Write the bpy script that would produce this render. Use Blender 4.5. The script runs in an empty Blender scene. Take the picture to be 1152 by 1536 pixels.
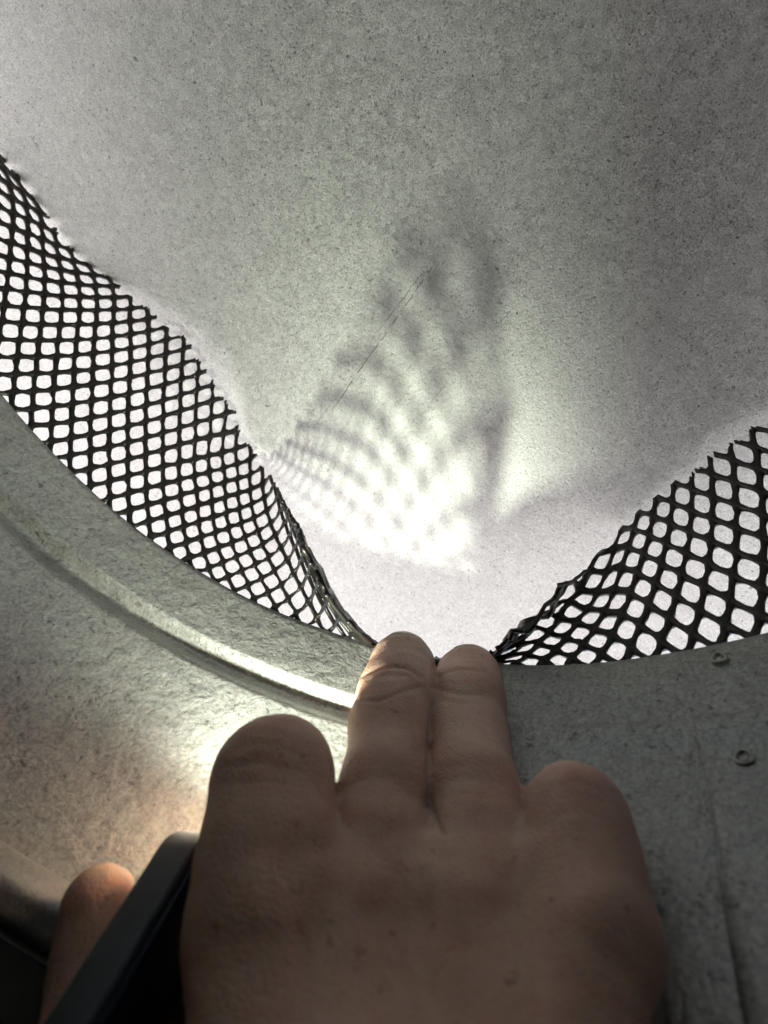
import bpy, math, random
import numpy as np
from mathutils import Matrix, Vector
random.seed(4); rng = np.random.default_rng(4)
scene = bpy.context.scene
COL = scene.collection
S = 0.15            # pipe radius in metres: the layout below is written in pipe radii
ZO = 0.287          # height of the layout's zero above the roof, metres
ZR = 0.754          # rim height in pipe radii

# ------------------------------------------------------------------ camera
CC = np.array([0.39142, 0.0663, 0.0]); CF = np.array([0.0, 0.56034, 0.82826])
CR = np.array([0.79487, -0.50257, 0.34]); CU = np.array([-0.60678, -0.65836, 0.4454])
def W(p):           # layout (pipe radii) -> metres
    p = np.asarray(p, float); q = p * S; q[..., 2] += ZO; return q
def cam3(x, y, d):  # photo position + distance ahead -> layout point
    return CC + d * (CF + CR * (x - 576) / 800 + CU * (768 - y) / 800)
cd = bpy.data.cameras.new('camera'); cam = bpy.data.objects.new('camera', cd); COL.objects.link(cam)
m = Matrix(((CR[0], CU[0], -CF[0]), (CR[1], CU[1], -CF[1]), (CR[2], CU[2], -CF[2]))).to_4x4()
m.translation = Vector(W(CC)); cam.matrix_world = m
cd.sensor_fit = 'VERTICAL'; cd.sensor_height = 24; cd.lens = 24 * 800 / 1536
cd.clip_start = 0.002; cd.clip_end = 1000
cd.dof.use_dof = True; cd.dof.focus_distance = 1.05 * S; cd.dof.aperture_fstop = 12.5 / 1.3
scene.camera = cam

# ------------------------------------------------------------------ daylight
SUN_EL, SUN_AZ = math.radians(58), math.radians(-50)     # azimuth from +Y towards +X
world = bpy.data.worlds.new('World'); scene.world = world; world.use_nodes = True
wn = world.node_tree; wn.nodes.clear()
sky = wn.nodes.new('ShaderNodeTexSky'); sky.sky_type = 'NISHITA'; sky.sun_disc = False
sky.sun_elevation = SUN_EL; sky.sun_rotation = SUN_AZ
bg = wn.nodes.new('ShaderNodeBackground'); bg.inputs['Strength'].default_value = 0.15
wo = wn.nodes.new('ShaderNodeOutputWorld')
wn.links.new(sky.outputs[0], bg.inputs[0]); wn.links.new(bg.outputs[0], wo.inputs[0])
sl = bpy.data.lights.new('sun', 'SUN'); sl.energy = 5.0; sl.angle = math.radians(0.5); sl.color = (1, 0.97, 0.94)
so = bpy.data.objects.new('sun', sl); COL.objects.link(so)
sd = Vector((math.sin(SUN_AZ) * math.cos(SUN_EL), math.cos(SUN_AZ) * math.cos(SUN_EL), math.sin(SUN_EL)))
so.rotation_euler = sd.to_track_quat('Z', 'Y').to_euler(); so.location = (0, 0, 5)
scene.view_settings.view_transform = 'Standard'; scene.view_settings.look = 'None'
scene.view_settings.exposure = 1.83; scene.view_settings.gamma = 1
scene.cycles.max_bounces = 10; scene.cycles.diffuse_bounces = 6; scene.cycles.glossy_bounces = 5
scene.cycles.sample_clamp_indirect = 6
scene.cycles.use_denoising = True

# ------------------------------------------------------------------ helpers
def tag(o, label=None, cat=None, group=None, kind=None):
    for k, v in (('label', label), ('category', cat), ('group', group), ('kind', kind)):
        if v: o[k] = v
    return o
def empty(name, loc=(0, 0, 0)):
    o = bpy.data.objects.new(name, None); COL.objects.link(o); o.location = loc; return o
def meshobj(name, V, Fc, mat, parent=None, smooth=True):
    me = bpy.data.meshes.new(name); V = np.asarray(V, float)
    off = np.array(parent.location) if parent is not None else 0
    me.from_pydata((V - off).tolist(), [], [list(map(int, f)) for f in Fc]); me.update()
    if smooth: me.polygons.foreach_set('use_smooth', [True] * len(me.polygons))
    if mat: me.materials.append(mat)
    o = bpy.data.objects.new(name, me); COL.objects.link(o)
    if parent is not None: o.parent = parent
    return o
def lathe(prof, a0=0.0, a1=360.0, n=360, deform=None):
    """profile [(r,z)] in pipe radii, angles from +Y; returns V,F in metres"""
    full = abs(a1 - a0 - 360) < 1e-6
    A = np.radians(np.linspace(a0, a1, n + (0 if full else 1), endpoint=not full))
    prof = np.array(prof, float); V = []
    for a in A:
        r = prof[:, 0].copy(); z = prof[:, 1].copy()
        if deform is not None: r, z = deform(a, r, z)
        V.append(np.stack([r * math.sin(a), r * math.cos(a), z], -1))
    m_ = len(prof); V = W(np.concatenate(V)); F_ = []
    k = len(A)
    for i in range(k if full else k - 1):
        j = (i + 1) % k
        for q in range(m_ - 1): F_.append((i * m_ + q, i * m_ + q + 1, j * m_ + q + 1, j * m_ + q))
    return V, F_

# ------------------------------------------------------------------ materials
def mat(name):
    m_ = bpy.data.materials.new(name); m_.use_nodes = True; nt = m_.node_tree
    b = nt.nodes['Principled BSDF']; return m_, nt, b
def node(nt, t, **kw):
    n = nt.nodes.new(t)
    for k, v in kw.items():
        if k in n.inputs.keys(): n.inputs[k].default_value = v
        else: setattr(n, k, v)
    return n
def mathn(nt, op, a, b=None, c=None, clamp=False):
    n = nt.nodes.new('ShaderNodeMath'); n.operation = op; n.use_clamp = clamp
    for i, v in enumerate((a, b, c)):
        if v is None: continue
        if isinstance(v, (int, float)): n.inputs[i].default_value = v
        else: nt.links.new(v, n.inputs[i])
    return n.outputs[0]
def maprange(nt, v, a, b, c, d):
    n = nt.nodes.new('ShaderNodeMapRange'); nt.links.new(v, n.inputs[0])
    for i, x in enumerate((a, b, c, d)): n.inputs[i + 1].default_value = x
    return n.outputs[0]
def mixc(nt, fac, a, b, mode='MIX'):
    n = nt.nodes.new('ShaderNodeMix'); n.data_type = 'RGBA'; n.blend_type = mode
    for i, v in ((0, fac), (6, a), (7, b)):
        if isinstance(v, (int, float)): n.inputs[i].default_value = v
        elif isinstance(v, tuple): n.inputs[i].default_value = (*v, 1) if len(v) == 3 else v
        else: nt.links.new(v, n.inputs[i])
    return n.outputs[2]

def zinc(name, base, rough, metallic, speck=0.5, crinkle=0.3, scratches=(), tint=(1, 1, 1), fleck_scale=700):
    m_, nt, b = mat(name)
    tc = node(nt, 'ShaderNodeTexCoord'); ob = tc.outputs['Object']
    def noise(scale, detail=3, rgh=.6, dist=0.0, vec=None):
        n = node(nt, 'ShaderNodeTexNoise', Scale=scale, Detail=detail, Roughness=rgh, Distortion=dist)
        nt.links.new(vec or ob, n.inputs['Vector']); return n.outputs[0]
    fine = noise(fleck_scale, 3, .75, .6)
    grain = noise(fleck_scale * 2.1, 2, .6)
    big = noise(9, 4, .6, .3)
    mid = noise(120, 4, .65, .8)
    vo = node(nt, 'ShaderNodeTexVoronoi', Scale=fleck_scale * .45, Randomness=1.0)
    wv = mixc(nt, 0.004, ob, node(nt, 'ShaderNodeTexNoise', Scale=400.0).outputs['Color'])
    nt.links.new(ob, vo.inputs['Vector'])
    cell = node(nt, 'ShaderNodeSeparateColor'); nt.links.new(vo.outputs['Color'], cell.inputs[0]); cell = cell.outputs[0]
    # value = product of the layers
    dark = maprange(nt, fine, .30, .44, 1 - speck, 1.0)
    lite = maprange(nt, grain, .3, .7, 1 - .42 * speck, 1 + .42 * speck)
    cl = maprange(nt, cell, 0, 1, 1 - .13 * speck, 1 + .13 * speck)
    bl = maprange(nt, big, .3, .7, .93, 1.06)
    ml = maprange(nt, mid, .3, .7, .95, 1.05)
    v = mathn(nt, 'MULTIPLY', dark, lite); v = mathn(nt, 'MULTIPLY', v, cl)
    v = mathn(nt, 'MULTIPLY', v, bl); v = mathn(nt, 'MULTIPLY', v, ml)
    # rare dark pits
    pit = noise(260, 2, .5, .5); v = mathn(nt, 'MULTIPLY', v, maprange(nt, pit, .22, .27, .45, 1.0))
    if scratches:
        sx = node(nt, 'ShaderNodeSeparateXYZ'); nt.links.new(ob, sx.inputs[0]); X, Y = sx.outputs[0], sx.outputs[1]
        wob = maprange(nt, noise(60, 3), 0, 1, -.0011, .0011)
        brk = maprange(nt, noise(240, 3), .38, .52, 0, 1)
        for (x0, y0, x1, y1, wd, st) in scratches:
            L = math.hypot(x1 - x0, y1 - y0); ux, uy = (x1 - x0) / L, (y1 - y0) / L
            dx = mathn(nt, 'SUBTRACT', X, x0); dy = mathn(nt, 'SUBTRACT', Y, y0)
            al = mathn(nt, 'ADD', mathn(nt, 'MULTIPLY', dx, ux), mathn(nt, 'MULTIPLY', dy, uy))
            ac = mathn(nt, 'ADD', mathn(nt, 'MULTIPLY', dx, -uy), mathn(nt, 'MULTIPLY', dy, ux))
            ac = mathn(nt, 'ABSOLUTE', mathn(nt, 'ADD', ac, wob))
            on = mathn(nt, 'MULTIPLY', maprange(nt, ac, wd * .5, wd, 1, 0), brk)
            on = mathn(nt, 'MULTIPLY', on, mathn(nt, 'GREATER_THAN', al, 0)); on = mathn(nt, 'MULTIPLY', on, mathn(nt, 'LESS_THAN', al, L))
            v = mathn(nt, 'MULTIPLY', v, mathn(nt, 'SUBTRACT', 1.0, mathn(nt, 'MULTIPLY', on, st)))
    col = mixc(nt, 1.0, tuple(base * t for t in tint), (1, 1, 1), 'MULTIPLY')
    vc = node(nt, 'ShaderNodeCombineColor')
    for i in range(3): nt.links.new(v, vc.inputs[i])
    col = mixc(nt, 1.0, tuple(base * t for t in tint), vc.outputs[0], 'MULTIPLY')
    nt.links.new(col, b.inputs['Base Color'])
    b.inputs['Metallic'].default_value = metallic
    nt.links.new(mathn(nt, 'ADD', maprange(nt, fine, .3, .7, rough - .08, rough + .1), maprange(nt, cell, 0, 1, -.04, .04)), b.inputs['Roughness'])
    # relief: crinkled flakes of the zinc coat
    cr = noise(fleck_scale * .4, 4, .62, .35)
    h = mathn(nt, 'ADD', mathn(nt, 'MULTIPLY', cr, crinkle), mathn(nt, 'MULTIPLY', fine, .35))
    bp = node(nt, 'ShaderNodeBump', Strength=.65, Distance=.0007); nt.links.new(h, bp.inputs['Height'])
    nt.links.new(bp.outputs[0], b.inputs['Normal'])
    return m_

def plain(name, color, rough=.5, metallic=0.0, nscale=200, nvar=.15, bump=.1, dist=.0004):
    m_, nt, b = mat(name); tc = node(nt, 'ShaderNodeTexCoord')
    n = node(nt, 'ShaderNodeTexNoise', Scale=float(nscale), Detail=5.0, Roughness=.6); nt.links.new(tc.outputs['Object'], n.inputs['Vector'])
    c = mixc(nt, n.outputs[0], tuple(x * (1 - nvar) for x in color), tuple(min(1, x * (1 + nvar)) for x in color))
    nt.links.new(c, b.inputs['Base Color']); b.inputs['Roughness'].default_value = rough; b.inputs['Metallic'].default_value = metallic
    bp = node(nt, 'ShaderNodeBump', Strength=bump, Distance=dist); nt.links.new(n.outputs[0], bp.inputs['Height']); nt.links.new(bp.outputs[0], b.inputs['Normal'])
    return m_

def skin_material():
    m_, nt, b = mat('skin'); tc = node(nt, 'ShaderNodeTexCoord'); ob = tc.outputs['Object']
    def noise(scale, detail=3, rgh=.6, dist=0.0):
        n = node(nt, 'ShaderNodeTexNoise', Scale=float(scale), Detail=float(detail), Roughness=rgh, Distortion=dist); nt.links.new(ob, n.inputs['Vector']); return n.outputs[0]
    c = mixc(nt, maprange(nt, noise(48, 5), .38, .62, 0, 1), (.53, .335, .255), (.64, .435, .34))
    c = mixc(nt, maprange(nt, noise(160, 3), .5, .75, 0, .5), c, (.50, .25, .19))
    c = mixc(nt, maprange(nt, noise(420, 2), .66, .72, 0, .5), c, (.25, .12, .08))   # freckles, pores
    nt.links.new(c, b.inputs['Base Color'])
    b.inputs['Subsurface Weight'].default_value = .65
    b.inputs['Subsurface Radius'].default_value = (1.0, .28, .12); b.inputs['Subsurface Scale'].default_value = .006
    b.inputs['Roughness'].default_value = .52; b.inputs['Specular IOR Level'].default_value = .4
    # skin relief: diamond-shaped line network and fine pores
    v = node(nt, 'ShaderNodeTexVoronoi', Scale=900.0); v.feature = 'DISTANCE_TO_EDGE'; nt.links.new(ob, v.inputs['Vector'])
    h = mathn(nt, 'ADD', maprange(nt, v.outputs[0], 0, .15, 0, .6), mathn(nt, 'MULTIPLY', noise(300, 5, .7), .8))
    bp = node(nt, 'ShaderNodeBump', Strength=.4, Distance=.0004); nt.links.new(h, bp.inputs['Height']); nt.links.new(bp.outputs[0], b.inputs['Normal'])
    return m_

def capxy(x, y):    # where the sight line through a photo position meets the cap underside (metres, for the scratches)
    D = CF + CR * (x - 576) / 800 + CU * (768 - y) / 800; lo, hi = 0, 6
    for _ in range(50):
        t = (lo + hi) / 2; P = CC + t * D
        if P[2] > ZR + .45 + .16 * (1 - math.hypot(P[0], P[1])): hi = t
        else: lo = t
    P = W(CC + lo * D); return P[0], P[1]
SC = []
for (a, b_, c_, d_, wd, st) in ((648, 400, 500, 612, .00026, .65), (636, 405, 560, 505, .0002, .55), (600, 470, 470, 640, .00016, .35),
                                (672, 572, 630, 625, .0002, .45), (775, 455, 735, 500, .00016, .35), (470, 655, 400, 740, .00016, .3)):
    SC.append((*capxy(a, b_), *capxy(c_, d_), wd, st))
M_cap = zinc('galvanised_cap', .54, .53, .70, fleck_scale=1150, speck=.62, crinkle=.35, scratches=SC, tint=(.985, 1, .955))
M_wall = zinc('galvanised_wall', .34, .45, .45, speck=.6, crinkle=1.7, tint=(1, .995, .95), fleck_scale=520)
M_roll = zinc('galvanised_roll', .30, .42, .45, speck=.35, crinkle=.3, tint=(1, .98, .93))
M_mesh = plain('black_coated_mesh', (.022, .020, .018), .34, .55, 900, .4, .5, .0003)
M_rivet = plain('rivet_steel', (.42, .40, .37), .3, .85, 900, .2, .3)
M_roof = plain('roof_gravel', (.40, .365, .345), .9, 0, 300, .35, .8, .002)
M_skin = skin_material()
M_nail = plain('nail', (.70, .50, .42), .36, 0, 300, .06, .05)
M_case = plain('torch_case', (.065, .072, .086), .42, 0, 500, .2, .2)
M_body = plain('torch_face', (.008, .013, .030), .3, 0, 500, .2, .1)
M_duct_shade = plain('duct_shade', (.03, .028, .025), .7, .2, 200, .3, .3)  # near-black colour stands in for the unlit depth of the lower duct
M_blue = plain('cap_outer', (.4, .4, .39), .4, .7, 60, .15, .1)

# ------------------------------------------------------------------ roof
V, F_ = [], []
rings = [1.012, 1.5, 3, 8, 30, 150, 1000, 4000]
for r in rings:
    for i in range(96):
        a = 2 * math.pi * i / 96; V.append((r * S * math.sin(a), r * S * math.cos(a), 0))
for k in range(len(rings) - 1):
    for i in range(96):
        j = (i + 1) % 96; F_.append((k * 96 + i, k * 96 + j, (k + 1) * 96 + j, (k + 1) * 96 + i))
tag(meshobj('roof_surface', V, F_, M_roof, smooth=False), kind='structure')

# ------------------------------------------------------------------ vent pipe
pipe = empty('vent_pipe', tuple(W((0, 0, -3.5))))
tag(pipe, 'round galvanised vent pipe seen from inside with a pressed groove below its rim', 'vent pipe')
ZB = ZR - .555      # lower end of the upper length
def groove(a, r, z):
    az = math.degrees(a); az = az - 360 if az > 180 else az
    k = 1.0 if az < 38 else max(-.2, 1 - (az - 38) / 14)
    r = r.copy(); t = z - (ZR - .150); t = np.where(t > 0, t / .020, t / .052)
    r += k * .030 * np.where(np.abs(t) < 1, np.cos(t * math.pi / 2) ** 2, 0)
    # hand made sheet: faint waviness
    r += .0012 * np.sin(7 * a + 3 * z) + .0008 * np.sin(19 * a - 5 * z)
    # overlap step of the riveted seam
    if 63.6 < az < 69: r -= .0045 * (z < ZR - .165) 
    return r, z
zs = np.unique(np.round(np.concatenate([np.linspace(ZB, ZR - .21, 24), np.linspace(ZR - .21, ZR - .12, 40), np.linspace(ZR - .12, ZR, 10)]), 5))
prof = [(1.0, z) for z in zs] + [(1.0006, ZR + .0004), (1.0018, ZR + .0004), (1.0025, ZR - .0005)] + [(1.0025, z) for z in zs[::-1][1:]]
V, F_ = lathe(prof, n=900, deform=groove)
meshobj('wall', V, F_, M_wall, pipe)
# rolled joint where the upper length sits in the lower one
prof = [(1.003, ZB - .062)]
for i in range(25):
    t = math.pi * (-.5 + i / 24); prof.append((1.003 - .026 * math.cos(t) - .003 * math.cos(3 * t) ** 2 * math.cos(t), ZB - .022 + .033 * math.sin(t)))
prof.append((1.0005, ZB + .013))
V, F_ = lathe(prof, n=480); meshobj('rolled_joint', V, F_, M_roll, pipe)
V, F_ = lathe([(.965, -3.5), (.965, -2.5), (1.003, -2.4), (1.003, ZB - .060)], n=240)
meshobj('lower_duct', V, F_, M_duct_shade, pipe)
V, F_ = lathe([(.001, -3.5), (.965, -3.5)], n=96); meshobj('added_light_stop', V, F_, M_body, pipe)  # unseen end plate, added so the open duct stays dark
# seam line: thin folded lip running down the wall
V, F_ = lathe([(1.001, ZR - .53), (.9925, ZR - .53), (.9925, ZR - .18), (.9975, ZR - .17), (1.001, ZR - .17)], 63.35, 63.55, 3, deform=lambda a, r_, z: (r_ + .002 * (z < ZR - .3), z))
meshobj('seam_lip', V, F_, M_wall, pipe)
def rivet(azd, zz):
    a = math.radians(azd); P = W((.999 * math.sin(a), .999 * math.cos(a), zz)); n = Vector((-math.sin(a), -math.cos(a), 0))
    q = n.to_track_quat('Z', 'Y'); V, F_ = [], []
    pr = [(1.75, -.3), (1.8, .4), (1.7, .9), (1.45, 1.25), (1.2, 1.15), (1.02, .1), (.85, .05), (.72, .55), (.5, .8), (.05, .85)]
    n_ = 24
    for i in range(n_):
        t = 2 * math.pi * i / n_
        for (r, h) in pr:
            r2 = r * (1 + .05 * math.sin(3 * t + azd)); V.append(P + np.array(q @ Vector((r2 * .001 * math.cos(t), r2 * .001 * math.sin(t), h * .001))))
    k = len(pr)
    for i in range(n_):
        j = (i + 1) % n_
        for s in range(k - 1): F_.append((i * k + s, j * k + s, j * k + s + 1, i * k + s + 1))
    F_.append([i * k + k - 1 for i in range(n_)])
    meshobj('rivet', V, F_, M_rivet, pipe)
for azd, zz in ((66.4, ZR - .036), (66.3, ZR - .212), (68.6, ZR - .205)): rivet(azd, zz)

# ------------------------------------------------------------------ cap
capo = empty('metal_canopy', tuple(W((0, 0, ZR + .3))))
tag(capo, 'shallow galvanised metal cone canopy over the pipe, scratched underside', 'canopy')
def capz(r): return ZR + .45 + .16 * (1 - r)
rr = np.concatenate([[.002, .03, .08], np.linspace(.15, 1.72, 40)])
prof = [(r, capz(r) - (.02 * math.exp(-(r / .12) ** 2))) for r in rr]
prof += [(1.735, capz(1.72) - .02), (1.75, capz(1.72) - .03), (1.765, capz(1.72) - .02), (1.765, capz(1.72) + .012), (1.74, capz(1.72) + .02)]
V, F_ = lathe(prof, n=240); meshobj('hood', V, F_, M_cap, capo)
prof = [(1.74, capz(1.72) + .02)] + [(r, capz(r) + .012) for r in rr[::-1]]
V, F_ = lathe(prof, n=240); meshobj('hood_top', V, F_, M_blue, capo)
for azd in (125, 200, 275):
    a = math.radians(azd); t = np.array([math.cos(a), -math.sin(a), 0]) * .06
    path = [(1.010, ZR - .25), (1.012, ZR - .02), (1.10, ZR + .12), (1.20, capz(1.20) - .06), (1.24, capz(1.24) - .004), (1.40, capz(1.4) - .004)]
    V, F_ = [], []
    for (r, z) in path:
        c = np.array([r * math.sin(a), r * math.cos(a), z]); o_ = np.array([math.sin(a), math.cos(a), 0]) * .008
        for s, w_ in ((-1, 0), (1, 0), (1, 1), (-1, 1)): V.append(W(c + s * t + w_ * o_))
    for i in range(len(path) - 1):
        for q in range(4): F_.append((i * 4 + q, i * 4 + (q + 1) % 4, i * 4 + 4 + (q + 1) % 4, i * 4 + 4 + q))
    F_ += [(3, 2, 1, 0), tuple(len(V) - 4 + i for i in range(4))]
    meshobj('strap', V, F_, M_roll, capo, smooth=False)

# ------------------------------------------------------------------ expanded mesh guard
AZ = np.arange(-60, 95, 5.0)
PH = np.array([30, 24, 16, 11, 8, 0, -9, -14, -18, -18, -16, -10, -4, 3, 12, 23, 34, 44, 45, 44, 40, 28, 16, 5, -3, -9, -13, -16, -15, -14, -11], float)
azk = np.concatenate([[-240, -200, -150, -110, -80], AZ, [110, 140, 180]]); phk = np.concatenate([[2, -8, 0, -4, 22], PH, [-8, 3, 2]])
def lean(az): return np.interp(az, azk, np.convolve(np.pad(phk, 1, 'edge'), [.0, 1, .0], 'valid'))
dense = np.arange(-240, 180.1, 1.0); ld = np.interp(dense, azk, phk); kk = np.exp(-np.linspace(-2, 2, 9) ** 2); kk /= kk.sum()
ld = np.convolve(np.pad(ld, 4, 'edge'), kk, 'valid')
LM = .44
# near the hand the strip is hooked over and pulled in: (azimuth, edge radius, edge height, crown height)
TK = [(0, 0.965, 0.423, 0.44), (5, 0.95, 0.352, 0.405), (10, 0.89, 0.235, 0.338), (15, 0.83, 0.119, 0.262), (20, 0.77, 0.007, 0.174), (25, 0.715, -0.097, 0.086), (29, 0.72, -0.148, 0.023),
      (31.5, 0.745, -0.172, -0.012), (33.3, 0.80, -0.168, -0.012), (35, 0.955, -0.062, -0.012), (37, 0.98, -0.036, -0.011), (41, 0.988, -0.03, -0.01), (44, 0.988, -0.019, 0.005), (46, 0.98, 0.006, 0.03), (48, 0.955, 0.018, 0.11), (50, 0.92, 0.01, 0.172), (53, 0.925, 0.101, 0.264), (56, 0.96, 0.269, 0.364), (60, 0.98, 0.419, 0.44)]
RB = 1.005
prf = {'Tr': [], 'Tz': [], 'Kr': [], 'Kz': []}
tka = np.array(TK)
for azd in dense:
    p_ = math.radians(np.interp(azd, dense, ld)); t_r, t_z = RB + LM * math.sin(p_), LM * math.cos(p_)
    k_r, k_z = RB + .12 * (t_r - RB), .20 + .12 * (t_z - .0)
    if -6 < azd < 60:
        w_ = min(1, (azd + 6) / 6, (60 - azd) / 4)
        a_r, a_z, a_k = (np.interp(azd, tka[:, 0], tka[:, q]) for q in (1, 2, 3))
        t_r += (a_r - t_r) * w_; t_z += (a_z - t_z) * w_; k_r += (RB - k_r) * w_; k_z += (a_k - k_z) * w_
    for k_, v_ in zip(('Tr', 'Tz', 'Kr', 'Kz'), (t_r, t_z, k_r, k_z)): prf[k_].append(v_)
ks = np.exp(-np.linspace(-1.5, 1.5, 3) ** 2); ks /= ks.sum()
for k_ in prf: prf[k_] = np.convolve(np.pad(np.array(prf[k_]), 1, 'edge'), ks, 'valid')
tg = np.linspace(0, 1, 41)
def bez(t, T, K):
    B = np.array([RB, 0.0]); t = t[..., None]; return (1 - t) ** 2 * B + 2 * t * (1 - t) * K + t ** 2 * T
arc = []
for i in range(len(dense)):
    q = bez(tg, np.array([prf['Tr'][i], prf['Tz'][i]]), np.array([prf['Kr'][i], prf['Kz'][i]])); L_ = np.concatenate([[0], np.cumsum(np.linalg.norm(np.diff(q, axis=0), axis=1))])
    arc.append(L_ / L_[-1])
arc = np.array(arc)
def sheet(s, v, nrm=0.0):
    """s = arc (rad), v = height along the sheet above the rim; returns layout points"""
    az = np.degrees(s); azw = (az + 180) % 360 - 180
    ii = np.clip(np.round(azw + 240).astype(int), 0, len(dense) - 1)
    T = np.stack([np.interp(azw, dense, prf['Tr']), np.interp(azw, dense, prf['Tz'])], -1)
    K = np.stack([np.interp(azw, dense, prf['Kr']), np.interp(azw, dense, prf['Kz'])], -1)
    B = np.array([RB, 0.0]); vn = np.clip(v / LM, 0, 1.1)
    i0 = np.clip(np.floor(azw + 240).astype(int), 0, len(dense) - 2); fr = azw + 240 - i0
    t = np.array([np.interp(min(a_, 1), arc[i_] * (1 - f_) + arc[i_ + 1] * f_, tg) + max(a_ - 1, 0) for a_, i_, f_ in zip(vn, i0, fr)])[:, None]
    P = (1 - t) ** 2 * B + 2 * t * (1 - t) * K + t ** 2 * T
    near = np.exp(-((azw - 38) / 8.0) ** 4)
    P[..., 1] += np.where(v < 0, v, 0) * (1 - .9 * near); P[..., 0] += np.clip(-v * 3, 0, .014)
    dP = 2 * (1 - t) * (K - B) + 2 * t * (T - K); dP /= np.linalg.norm(dP, axis=-1, keepdims=True) + 1e-9
    N = np.stack([-dP[..., 1], dP[..., 0]], -1)
    core = np.exp(-((azw - 37) / 5.0) ** 4); vv = np.clip(v / LM, 0, 1)
    wv = .004 * np.sin(5 * s + 9 * v) * vv * (1 - near) + .0016 * np.sin(31 * s) * vv
    pl = np.exp(-((azw - 38) / 19.0) ** 4) * (1 - .8 * core) * np.clip(vv * 2 - .5, 0, 1)
    wv = wv + pl * (.0035 * np.sin(27 * s + 14 * v) + .0025 * np.sin(51 * s - 22 * v))
    wv = wv + np.exp(-((azw - 51) / 4.5) ** 4) * np.clip(vv * 1.6 - .4, 0, 1) * (.012 * np.sin(64 * s + 20 * v) + .006 * np.sin(90 * s - 50 * v))
    P = P + N * (wv + nrm)[..., None]
    P[..., 1] += ZR + .0015
    return np.stack([P[..., 0] * np.sin(s), P[..., 0] * np.cos(s), P[..., 1]], -1)
CW, CH = 2 * math.pi / 130, .0340
def tilt(s):    # rows climb to the right, less so further round
    a = np.degrees(s); return np.interp(a, [-180, 0, 60, 180], [-.2 * math.pi, 0, .135 * 1.047, .135 * 1.047 + .0 * 2.09]) * 1.0
ts = np.linspace(-math.pi, math.pi, 721)
slope = np.interp(np.degrees(ts), [-180, -60, 0, 60, 180], [.0, .20, .20, .06, .0]); rise = np.cumsum(slope) * (ts[1] - ts[0]); rise -= np.interp(0, ts, rise)
def stretch(u): return np.interp(np.degrees(u), [-180, -60, -20, 0, 30, 60, 90, 180], [1.2, 1.0, 1.0, 1.12, 1.3, 1.48, 1.48, 1.2])
def shear(u): return np.interp(np.degrees(u), [-180, -20, 60, 180], [-.2, -.34, -.12, -.2])
def build_guard():
    nh = 16; th = (np.arange(nh) + .0) / nh * 2 * math.pi
    c, s_ = np.cos(th), np.sin(th); e = 2 / 1.36
    hx = np.sign(c) * np.abs(c) ** e; hy = np.sign(s_) * np.abs(s_) ** e
    l1 = np.abs(hx) + np.abs(hy); dx, dy = hx / l1, hy / l1            # on the diamond boundary
    # even positions along the diamond side so neighbours share vertices
    tt = np.arange(nh) / 4.0; q = np.floor(tt).astype(int); f = tt - q
    cx = np.array([1, 0, -1, 0, 1]); cy = np.array([0, 1, 0, -1, 0])
    dx = cx[q] * (1 - f) + cx[q + 1] * f; dy = cy[q] * (1 - f) + cy[q + 1] * f
    ang = np.arctan2(dy, dx); hx = np.sign(np.cos(ang)) * np.abs(np.cos(ang)) ** e; hy = np.sign(np.sin(ang)) * np.abs(np.sin(ang)) ** e
    uv, nn, faces, key = [], [], [], {}
    def vert(u, v, n, share):
        if share:
            k = (round((u % (2 * math.pi)) * 3000) % round(2 * math.pi * 3000), round(v * 3000))
            if k in key: return key[k]
            key[k] = len(uv)
        uv.append((u, v)); nn.append(n); return len(uv) - 1
    for j in range(-20, 34):
        for i in range(130):
            u = -math.pi + (i + (.5 if j % 2 else 0)) * CW
            ud = (u + math.pi) % (2 * math.pi) - math.pi
            vc = j * CH * stretch(ud) + np.interp(ud, ts, rise)
            if vc < -.085 or vc > LM + CH: continue
            jx = rng.normal(0, .012, 2)
            wide = .68 + .07 * math.exp(-((math.degrees(ud) - 22) / 12) ** 4)
            a_ = wide * (1 + rng.normal(0, .02)); b_ = wide * (1 + rng.normal(0, .02))
            outer = [vert(u + dx[k] * CW / 2, j * CH + dy[k] * CH, 0, True) for k in range(nh)]
            inner = [vert(u + (hx[k] * a_ + jx[0]) * CW / 2, j * CH + (hy[k] * b_ + jx[1]) * CH, -.0038 * hy[k], False) for k in range(nh)]
            for k in range(nh):
                l = (k + 1) % nh; faces.append((outer[k], outer[l], inner[l], inner[k]))
    uv = np.array(uv); nn = np.array(nn)
    u = (uv[:, 0] + math.pi) % (2 * math.pi) - math.pi
    v = uv[:, 1] * stretch(u) + np.interp(u, ts, rise)
    # the guard was cut by hand: uneven upper edge
    cut = LM * (1 + .012 * np.sin(23 * u) + .01 * np.sin(57 * u + 1))
    fc = []
    for f4 in faces:
        vm = sum(v[k] for k in f4) / 4
        if vm < cut[f4[0]] and vm > -.075: fc.append(f4)
    P = sheet(u + shear(u) * v, v, nn)
    P += rng.normal(0, .0006, P.shape)
    return W(P), fc
V, F_ = build_guard()
guard = meshobj('mesh_guard', V, F_, M_mesh)
sol = guard.modifiers.new('thickness', 'SOLIDIFY'); sol.thickness = .0011; sol.offset = 0
tag(guard, 'black expanded metal mesh strip standing round the pipe rim, pushed down by fingers', 'mesh guard')
hb = bpy.data.meshes

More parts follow.
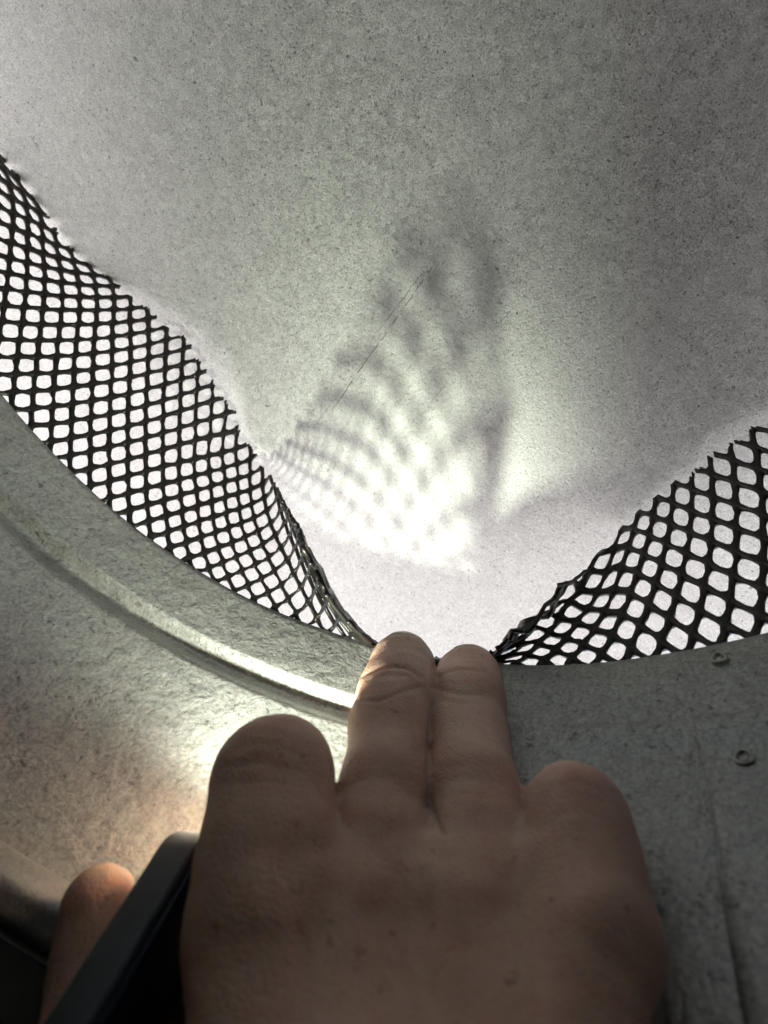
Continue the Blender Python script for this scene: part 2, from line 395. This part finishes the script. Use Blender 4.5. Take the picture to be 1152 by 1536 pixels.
# ------------------------------------------------------------------ torch held under the palm
P0 = cam3(262, 1228, .63)
def camv(x, y, z): return CR * x + CU * y + CF * z
l = cam3(60, 1536, .475) - P0; l /= np.linalg.norm(l)
t0 = cam3(336, 1216, .615) - P0; t0 -= (t0 @ l) * l; t0 /= np.linalg.norm(t0)
w0 = np.cross(l, t0); w0 *= np.sign(w0 @ camv(0, -1, 0))
TH, WD, LN = .058, .10, .50
def rbox(o, ex, ey, ez, dx_, dy_, dz_, rc, re=.006, nc=6):
    """slab: rounded outline in the ex/ey plane, edges eased, depth along ez"""
    out = []
    for (sx, sy, a0) in ((1, 1, 0), (0, 1, 90), (0, 0, 180), (1, 0, 270)):
        for i in range(nc + 1):
            t = math.radians(a0 + 90 * i / nc); cx_ = rc if not sx else dx_ - rc; cy_ = rc if not sy else dy_ - rc
            out.append((cx_, cy_, math.cos(t), math.sin(t)))
    V, F_ = [], []; n_ = len(out)
    lv = [(-re, 0), (-re * .3, re * .3), (0, re), (0, dz_ - re), (-re * .3, dz_ - re * .3), (-re, dz_)]
    for (ins, z) in lv:
        for (cx_, cy_, c_, s_) in out:
            V.append(o + ex * (cx_ + c_ * (rc + ins)) + ey * (cy_ + s_ * (rc + ins)) + ez * z)
    for q in range(len(lv) - 1):
        for i in range(n_):
            j = (i + 1) % n_; F_.append((q * n_ + i, q * n_ + j, q * n_ + n_ + j, q * n_ + n_ + i))
    F_.append(list(range(n_))[::-1]); F_.append([(len(lv) - 1) * n_ + i for i in range(n_)])
    return W(np.array(V)), F_
torch = empty('torch', tuple(W(P0 + l * LN)))
tag(torch, 'flat dark torch with grey edge held in the palm below the knuckles, its beam on', 'torch')
V, F_ = rbox(P0, l, w0, t0, LN, WD, TH * .9, .03); meshobj('case', V, F_, M_case, torch)
V, F_ = rbox(P0 + l * .012 + w0 * .012 + t0 * (TH * .9 - .004), l, w0, t0, LN - .024, WD - .024, .008, .022, .002); meshobj('face', V, F_, M_body, torch)
LP = P0 + w0 * .040 + t0 * TH * .30 - l * .002
V, F_ = [], []
for ring, (r, h) in enumerate(((.013, 0), (.013, .003), (.010, .004), (.0, .004))):
    for i in range(20):
        t = 2 * math.pi * i / 20; V.append(LP + w0 * r * math.cos(t) + t0 * r * math.sin(t) - l * (h - .004))
    if ring:
        for i in range(20):
            j = (i + 1) % 20; F_.append(((ring - 1) * 20 + i, (ring - 1) * 20 + j, ring * 20 + j, ring * 20 + i))
M_lens, nt, b = mat('lamp_lens'); b.inputs['Base Color'].default_value = (.8, .8, .75, 1); b.inputs['Emission Color'].default_value = (.95, 1, .86, 1); b.inputs['Emission Strength'].default_value = 20
meshobj('lamp_lens', W(np.array(V)), F_, M_lens, torch)
ll = bpy.data.lights.new('torch_beam', 'SPOT'); ll.energy = 0.31; ll.color = (.94, 1.0, .82); ll.shadow_soft_size = .0032
ll.spot_size = math.radians(168); ll.spot_blend = 1.0
lo_ = bpy.data.objects.new('torch_beam', ll); COL.objects.link(lo_)
LPos = Vector(W(LP - l * .022)); lo_.location = LPos
aim = Vector(W(cam3(650, 400, 1.25))) - LPos
lo_.rotation_euler = (-aim).to_track_quat('Z', 'Y').to_euler()
for q in (0, .3, .6, .85): print('torch r', [round(float(np.hypot(*(P0 + l * q + w0 * e_ + t0 * TH)[:2])), 2) for e_ in (0, WD)])
print('lamp', LP, np.hypot(*LP[:2]))

# ------------------------------------------------------------------ hand
def cp(x, y, d): return np.array([(x - 576) / 800 * d, (768 - y) / 800 * d, d])
def caps(P, a, b, ra, rb):
    ab = b - a; L2 = ab @ ab; h = np.clip(((P - a) @ ab) / L2, 0, 1)
    return np.linalg.norm(P - a - h[..., None] * ab, axis=-1) - (ra + (rb - ra) * h)
def smin(a, b, k):
    h = np.clip(.5 + .5 * (b - a) / k, 0, 1); return b + (a - b) * h - k * h * (1 - h)
def chain(P, pts, k=.02):
    d = None
    for (a, ra), (b, rb) in zip(pts[:-1], pts[1:]):
        c = caps(P, a, b, ra, rb); d = c if d is None else smin(d, c, k)
    return d
MID = [(cp(603, 1002, .915), .0590), (cp(594, 1040, .86), .0595), (cp(582, 1090, .79), .056), (cp(577, 1180, .685), .0555), (cp(566, 1270, .615), .058), (cp(552, 1390, .555), .07)]
RIN = [(cp(702, 1018, .955), .0595), (cp(697, 1055, .895), .0645), (cp(698, 1110, .82), .064), (cp(707, 1190, .70), .0615), (cp(718, 1275, .62), .061), (cp(728, 1390, .55), .07)]
IND = [(cp(474, 1218, .70), .038), (cp(436, 1192, .68), .047), (cp(411, 1172, .634), .0675), (cp(402, 1280, .565), .068), (cp(396, 1390, .515), .072)]
PIN = [(cp(832, 1262, .64), .036), (cp(838, 1225, .655), .043), (cp(866, 1222, .60), .050), (cp(876, 1300, .555), .055), (cp(886, 1400, .50), .060)]
WR = [cp(420, 1900, .335), cp(520, 1900, .335), cp(640, 1900, .33), cp(760, 1900, .32)]
def hand_sdf(P):
    dm, dr = chain(P, MID), chain(P, RIN)
    d = smin(dm, dr, .003)
    d = smin(d, chain(P, IND, .03), .004); d = smin(d, chain(P, PIN, .025), .004)
    slab = None
    for (a, ra), w_, rw in ((IND[-1], WR[0], .058), (MID[-1], WR[1], .060), (RIN[-1], WR[2], .058), (PIN[-1], WR[3], .052)):
        c = caps(P, a, w_, ra * .98, rw); slab = c if slab is None else smin(slab, c, .055)
    webs = caps(P, cp(495, 1345, .575), cp(790, 1345, .56), .046, .046)
    slab = smin(slab, webs, .05)
    slab = smin(slab, caps(P, cp(480, 1310, .605), cp(500, 1310, .615), .030, .030), .03)
    slab = smin(slab, caps(P, cp(800, 1300, .60), cp(812, 1300, .595), .030, .030), .03)
    d = smin(d, slab, .020)
    d = smin(d, caps(P, cp(476, 1268, .64), cp(491, 1212, .672), .024, .010), .012)     # skin web added between index and middle, thin so the torch glows through
    thumb = chain(P, [(cp(148, 1357, .60), .039), (cp(150, 1440, .575), .042), (cp(140, 1560, .525), .044), (cp(110, 1750, .46), .05), (cp(250, 2020, .38), .055), (cp(450, 2120, .32), .06)], .03)
    d = smin(d, thumb, .03)
    fore = chain(P, [(cp(590, 1900, .33), .075), (cp(600, 2500, .25), .085)], .05)
    return smin(d, fore, .06)
def surface_nets(f, lo, hi, h):
    ax = [np.arange(lo[i], hi[i] + h, h) for i in range(3)]; n = [len(a) for a in ax]
    Vv = np.empty(n, np.float32)
    X, Y = np.meshgrid(ax[0], ax[1], indexing='ij')
    for k, z in enumerate(ax[2]):
        Vv[:, :, k] = f(np.stack([X, Y, np.full_like(X, z)], -1))
    Vv[0], Vv[-1] = 1, 1; Vv[:, 0], Vv[:, -1] = 1, 1; Vv[:, :, 0], Vv[:, :, -1] = 1, 1
    ins = Vv < 0
    cn = [(a, b, c) for a in (0, 1) for b in (0, 1) for c in (0, 1)]
    sl = lambda A, c: A[c[0]:n[0] - 1 + c[0], c[1]:n[1] - 1 + c[1], c[2]:n[2] - 1 + c[2]]
    cnt = sum(sl(ins, c).astype(np.int8) for c in cn); act = (cnt > 0) & (cnt < 8)
    idx = np.full(act.shape, -1, np.int64); I = np.argwhere(act); idx[act] = np.arange(len(I))
    acc = np.zeros((len(I), 3)); num = np.zeros(len(I))
    for a in cn:
        for d_ in range(3):
            if a[d_]: continue
            b = list(a); b[d_] = 1
            va = Vv[tuple((I + a).T)]; vb = Vv[tuple((I + b).T)]; x = (va < 0) != (vb < 0)
            t = np.where(x, va / np.where(va == vb, 1, va - vb), 0); p = I + np.array(a, float); p = p.copy(); p[:, d_] += t
            acc += p * x[:, None]; num += x
    verts = np.array(lo) + h * acc / num[:, None]
    quads = []
    for d_ in range(3):
        e1, e2 = [q for q in range(3) if q != d_]
        A = ins.take(range(0, n[d_] - 1), d_); B = ins.take(range(1, n[d_]), d_); X_ = np.argwhere(A != B)
        X_ = X_[(X_[:, e1] > 0) & (X_[:, e2] > 0) & (X_[:, e1] < n[e1] - 1) & (X_[:, e2] < n[e2] - 1)]
        sgn = A[tuple(X_.T)]
        def at_(o1, o2):
            q = X_.copy(); q[:, e1] += o1; q[:, e2] += o2; return idx[tuple(q.T)]
        q4 = np.stack([at_(-1, -1), at_(0, -1), at_(0, 0), at_(-1, 0)], 1)
        flip = sgn if d_ != 1 else ~sgn
        q4 = np.where(flip[:, None], q4, q4[:, ::-1]); quads.append(q4)
    return verts, np.concatenate(quads)
hv, hq = surface_nets(hand_sdf, (-.42, -.78, .20), (.32, -.17, 1.08), .0072)
# relax onto the exact surface
def grad(f, P, e=.002):
    return np.stack([f(P + np.eye(3)[i] * e) - f(P - np.eye(3)[i] * e) for i in range(3)], -1) / (2 * e)
for _ in range(2):
    g = grad(hand_sdf, hv); g2 = (g ** 2).sum(-1, keepdims=True); hv = hv - hand_sdf(hv)[:, None] * g / np.maximum(g2, .2) * .9
me = bpy.data.meshes.new('tmp'); me.from_pydata(hv.tolist(), [], hq.tolist()); me.update()
to = bpy.data.objects.new('tmp', me); COL.objects.link(to)
sb = to.modifiers.new('s', 'SUBSURF'); sb.levels = 1
dg = bpy.context.evaluated_depsgraph_get(); em = to.evaluated_get(dg).to_mesh()
nv = len(em.vertices); hv = np.empty(nv * 3); em.vertices.foreach_get('co', hv); hv = hv.reshape(-1, 3)
hn = np.empty(nv * 3); em.vertices.foreach_get('normal', hn); hn = hn.reshape(-1, 3)
hq = np.array([tuple(p.vertices) for p in em.polygons])
to.evaluated_get(dg).to_mesh_clear(); bpy.data.objects.remove(to); bpy.data.meshes.remove(me)
# creases, folds, knuckles and tendons pressed into the back of the hand
PX = np.stack([576 + 800 * hv[:, 0] / hv[:, 2], 768 - 800 * hv[:, 1] / hv[:, 2]], 1)
front = np.clip(-(hn * hv).sum(1) / np.linalg.norm(hv, axis=1) * 3, 0, 1)
def pld(pts):
    pts = np.array(pts, float); best = np.full(nv, 1e9)
    P_ = [pts[0]]
    for i in range(len(pts) - 1):           # smooth polyline
        for t in np.linspace(0, 1, 7)[1:]:
            p0 = pts[max(i - 1, 0)]; p1 = pts[i]; p2 = pts[i + 1]; p3 = pts[min(i + 2, len(pts) - 1)]
            P_.append(.5 * ((2 * p1) + (-p0 + p2) * t + (2 * p0 - 5 * p1 + 4 * p2 - p3) * t * t + (-p0 + 3 * p1 - 3 * p2 + p3) * t ** 3))
    for a, b in zip(P_[:-1], P_[1:]):
        ab = b - a; h = np.clip(((PX - a) @ ab) / (ab @ ab), 0, 1); best = np.minimum(best, np.linalg.norm(PX - a - h[:, None] * ab, axis=1))
    return best
disp = np.zeros(nv)
CREASES = [([(538, 1016), (556, 1006), (580, 1001), (608, 1002), (630, 1016)], 3.2, .0035), ([(533, 1048), (552, 1050), (571, 1050), (598, 1040), (630, 1030)], 3.0, .0032),
           ([(545, 1030), (570, 1034), (600, 1028)], 3, .0006), ([(548, 1041), (580, 1041), (605, 1034)], 3, .0006), ([(552, 1020), (580, 1015), (612, 1016)], 3, .0010),
           ([(655, 1020), (672, 1009), (697, 1004), (726, 1008)], 3.2, .0018), ([(650, 1030), (672, 1038), (697, 1041), (722, 1040)], 3.5, .0026),
           ([(660, 1028), (690, 1026), (725, 1024)], 3, .0006), ([(556, 985), (580, 977), (612, 974), (640, 980)], 4, .0006), ([(560, 972), (590, 963), (625, 966)], 4, .0007),
           ([(534, 1062), (570, 1064)], 4, .0006), ([(660, 1052), (712, 1054)], 4, .0008),
           ([(345, 1120), (380, 1112), (420, 1115)], 5, .0006), ([(335, 1150), (375, 1142), (420, 1146)], 5, .0006), ([(330, 1175), (390, 1170)], 5, .0005),
           ([(362, 1106), (400, 1098), (445, 1108)], 4, .0006), ([(350, 1128), (400, 1118), (455, 1132)], 4, .0006), ([(352, 1152), (405, 1146), (455, 1158)], 4, .0006), ([(358, 1176), (410, 1172), (450, 1180)], 4, .0008),
           ([(835, 1180), (865, 1172), (900, 1186)], 4, .0006), ([(828, 1200), (868, 1192), (908, 1206)], 4, .0006), ([(835, 1224), (872, 1218), (912, 1230)], 4, .0009),
           ([(545, 1150), (580, 1144), (620, 1150)], 5, .0006), ([(540, 1172), (580, 1165), (625, 1172)], 5, .0006), ([(545, 1195), (580, 1190), (620, 1194)], 5, .0009),
           ([(660, 1152), (705, 1146), (750, 1154)], 5, .0006), ([(655, 1174), (705, 1168), (755, 1176)], 5, .0006), ([(662, 1198), (705, 1192), (755, 1200)], 5, .0009),
           ([(652, 1000), (646, 1070), (643, 1150), (646, 1210), (664, 1250)], 4.0, .0040)]
for pts, w_, dp in CREASES: disp -= dp * np.exp(-(pld(pts) / w_) ** 2)
for (x, y, rx, ry, dp) in ((585, 1026, 42, 17, .0045), (692, 1024, 45, 15, .0030), (545, 1330, 70, 55, .010), (700, 1345, 70, 55, .008), (392, 1350, 60, 60, .009), (880, 1370, 55, 55, .008),
                           (600, 970, 40, 14, .002), (620, 1400, 35, 120, -.006), (470, 1440, 30, 110, -.007), (790, 1430, 35, 110, -.006)):
    disp += dp * np.exp(-((PX[:, 0] - x) / rx) ** 2 - ((PX[:, 1] - y) / ry) ** 2)
for pts, w_, dp in (([(470, 1536), (480, 1440), (455, 1370), (470, 1300)], 14, .0022), ([(640, 1536), (625, 1450), (655, 1380), (645, 1300)], 14, .0024), ([(820, 1536), (800, 1440), (815, 1350)], 14, .002)):
    disp += dp * np.exp(-(pld(pts) / w_) ** 2)
hv2 = hv + hn * (disp * front)[:, None]
from mathutils import noise as mn
big = np.array([mn.noise(Vector(p) * 14) for p in hv2.tolist()]); sm = np.array([mn.noise(Vector(p) * 60) for p in hv2.tolist()])
hv2 = hv2 + hn * (.0022 * big + .0007 * sm)[:, None]
def c2w(P): return W(CC + P[:, :1] * CR + P[:, 1:2] * CU + P[:, 2:3] * CF)
HW = c2w(hv2)
person = meshobj('person', HW, hq, M_skin)
tag(person, 'right hand seen from behind, two fingers pressing the mesh at the rim', 'person')
# nails: thin plates lying on the fingertips
def nail(center, ax_, up_, w_, l_):
    c = np.array(center); rel = hv - c; a = rel @ ax_; s = np.cross(ax_, up_); b = rel @ s; n_ = rel @ up_
    e = (np.abs(a / l_)) ** 2.6 + (np.abs(b / w_)) ** 2.6; ok = (e < 1) & ((hn @ up_) > .05) & (n_ > -.08)
    fs = [q for q in hq if ok[q].all()]
    if not fs: print('nail empty'); return
    ids = np.unique(np.array(fs)); mp = {k: i for i, k in enumerate(ids)}
    lift = .0042 * np.clip(1 - e[ids], 0, 1) ** .35
    P = hv2[ids] + hn[ids] * (-.0012 + lift)[:, None]
    o = meshobj('nail', c2w(P), [[mp[k] for k in q] for q in fs], M_nail, person)
for (tip, base, cx_) in ((MID[0][0], MID[1][0], 0), (RIN[0][0], RIN[1][0], 0)):
    axd = tip - base; axd /= np.linalg.norm(axd); up = np.array([0.0, .95, -.3]); up -= (up @ axd) * axd; up /= np.linalg.norm(up)
    nail(tip + up * .05 + axd * .052, axd, up, .038, .031)
print('hand verts', nv)
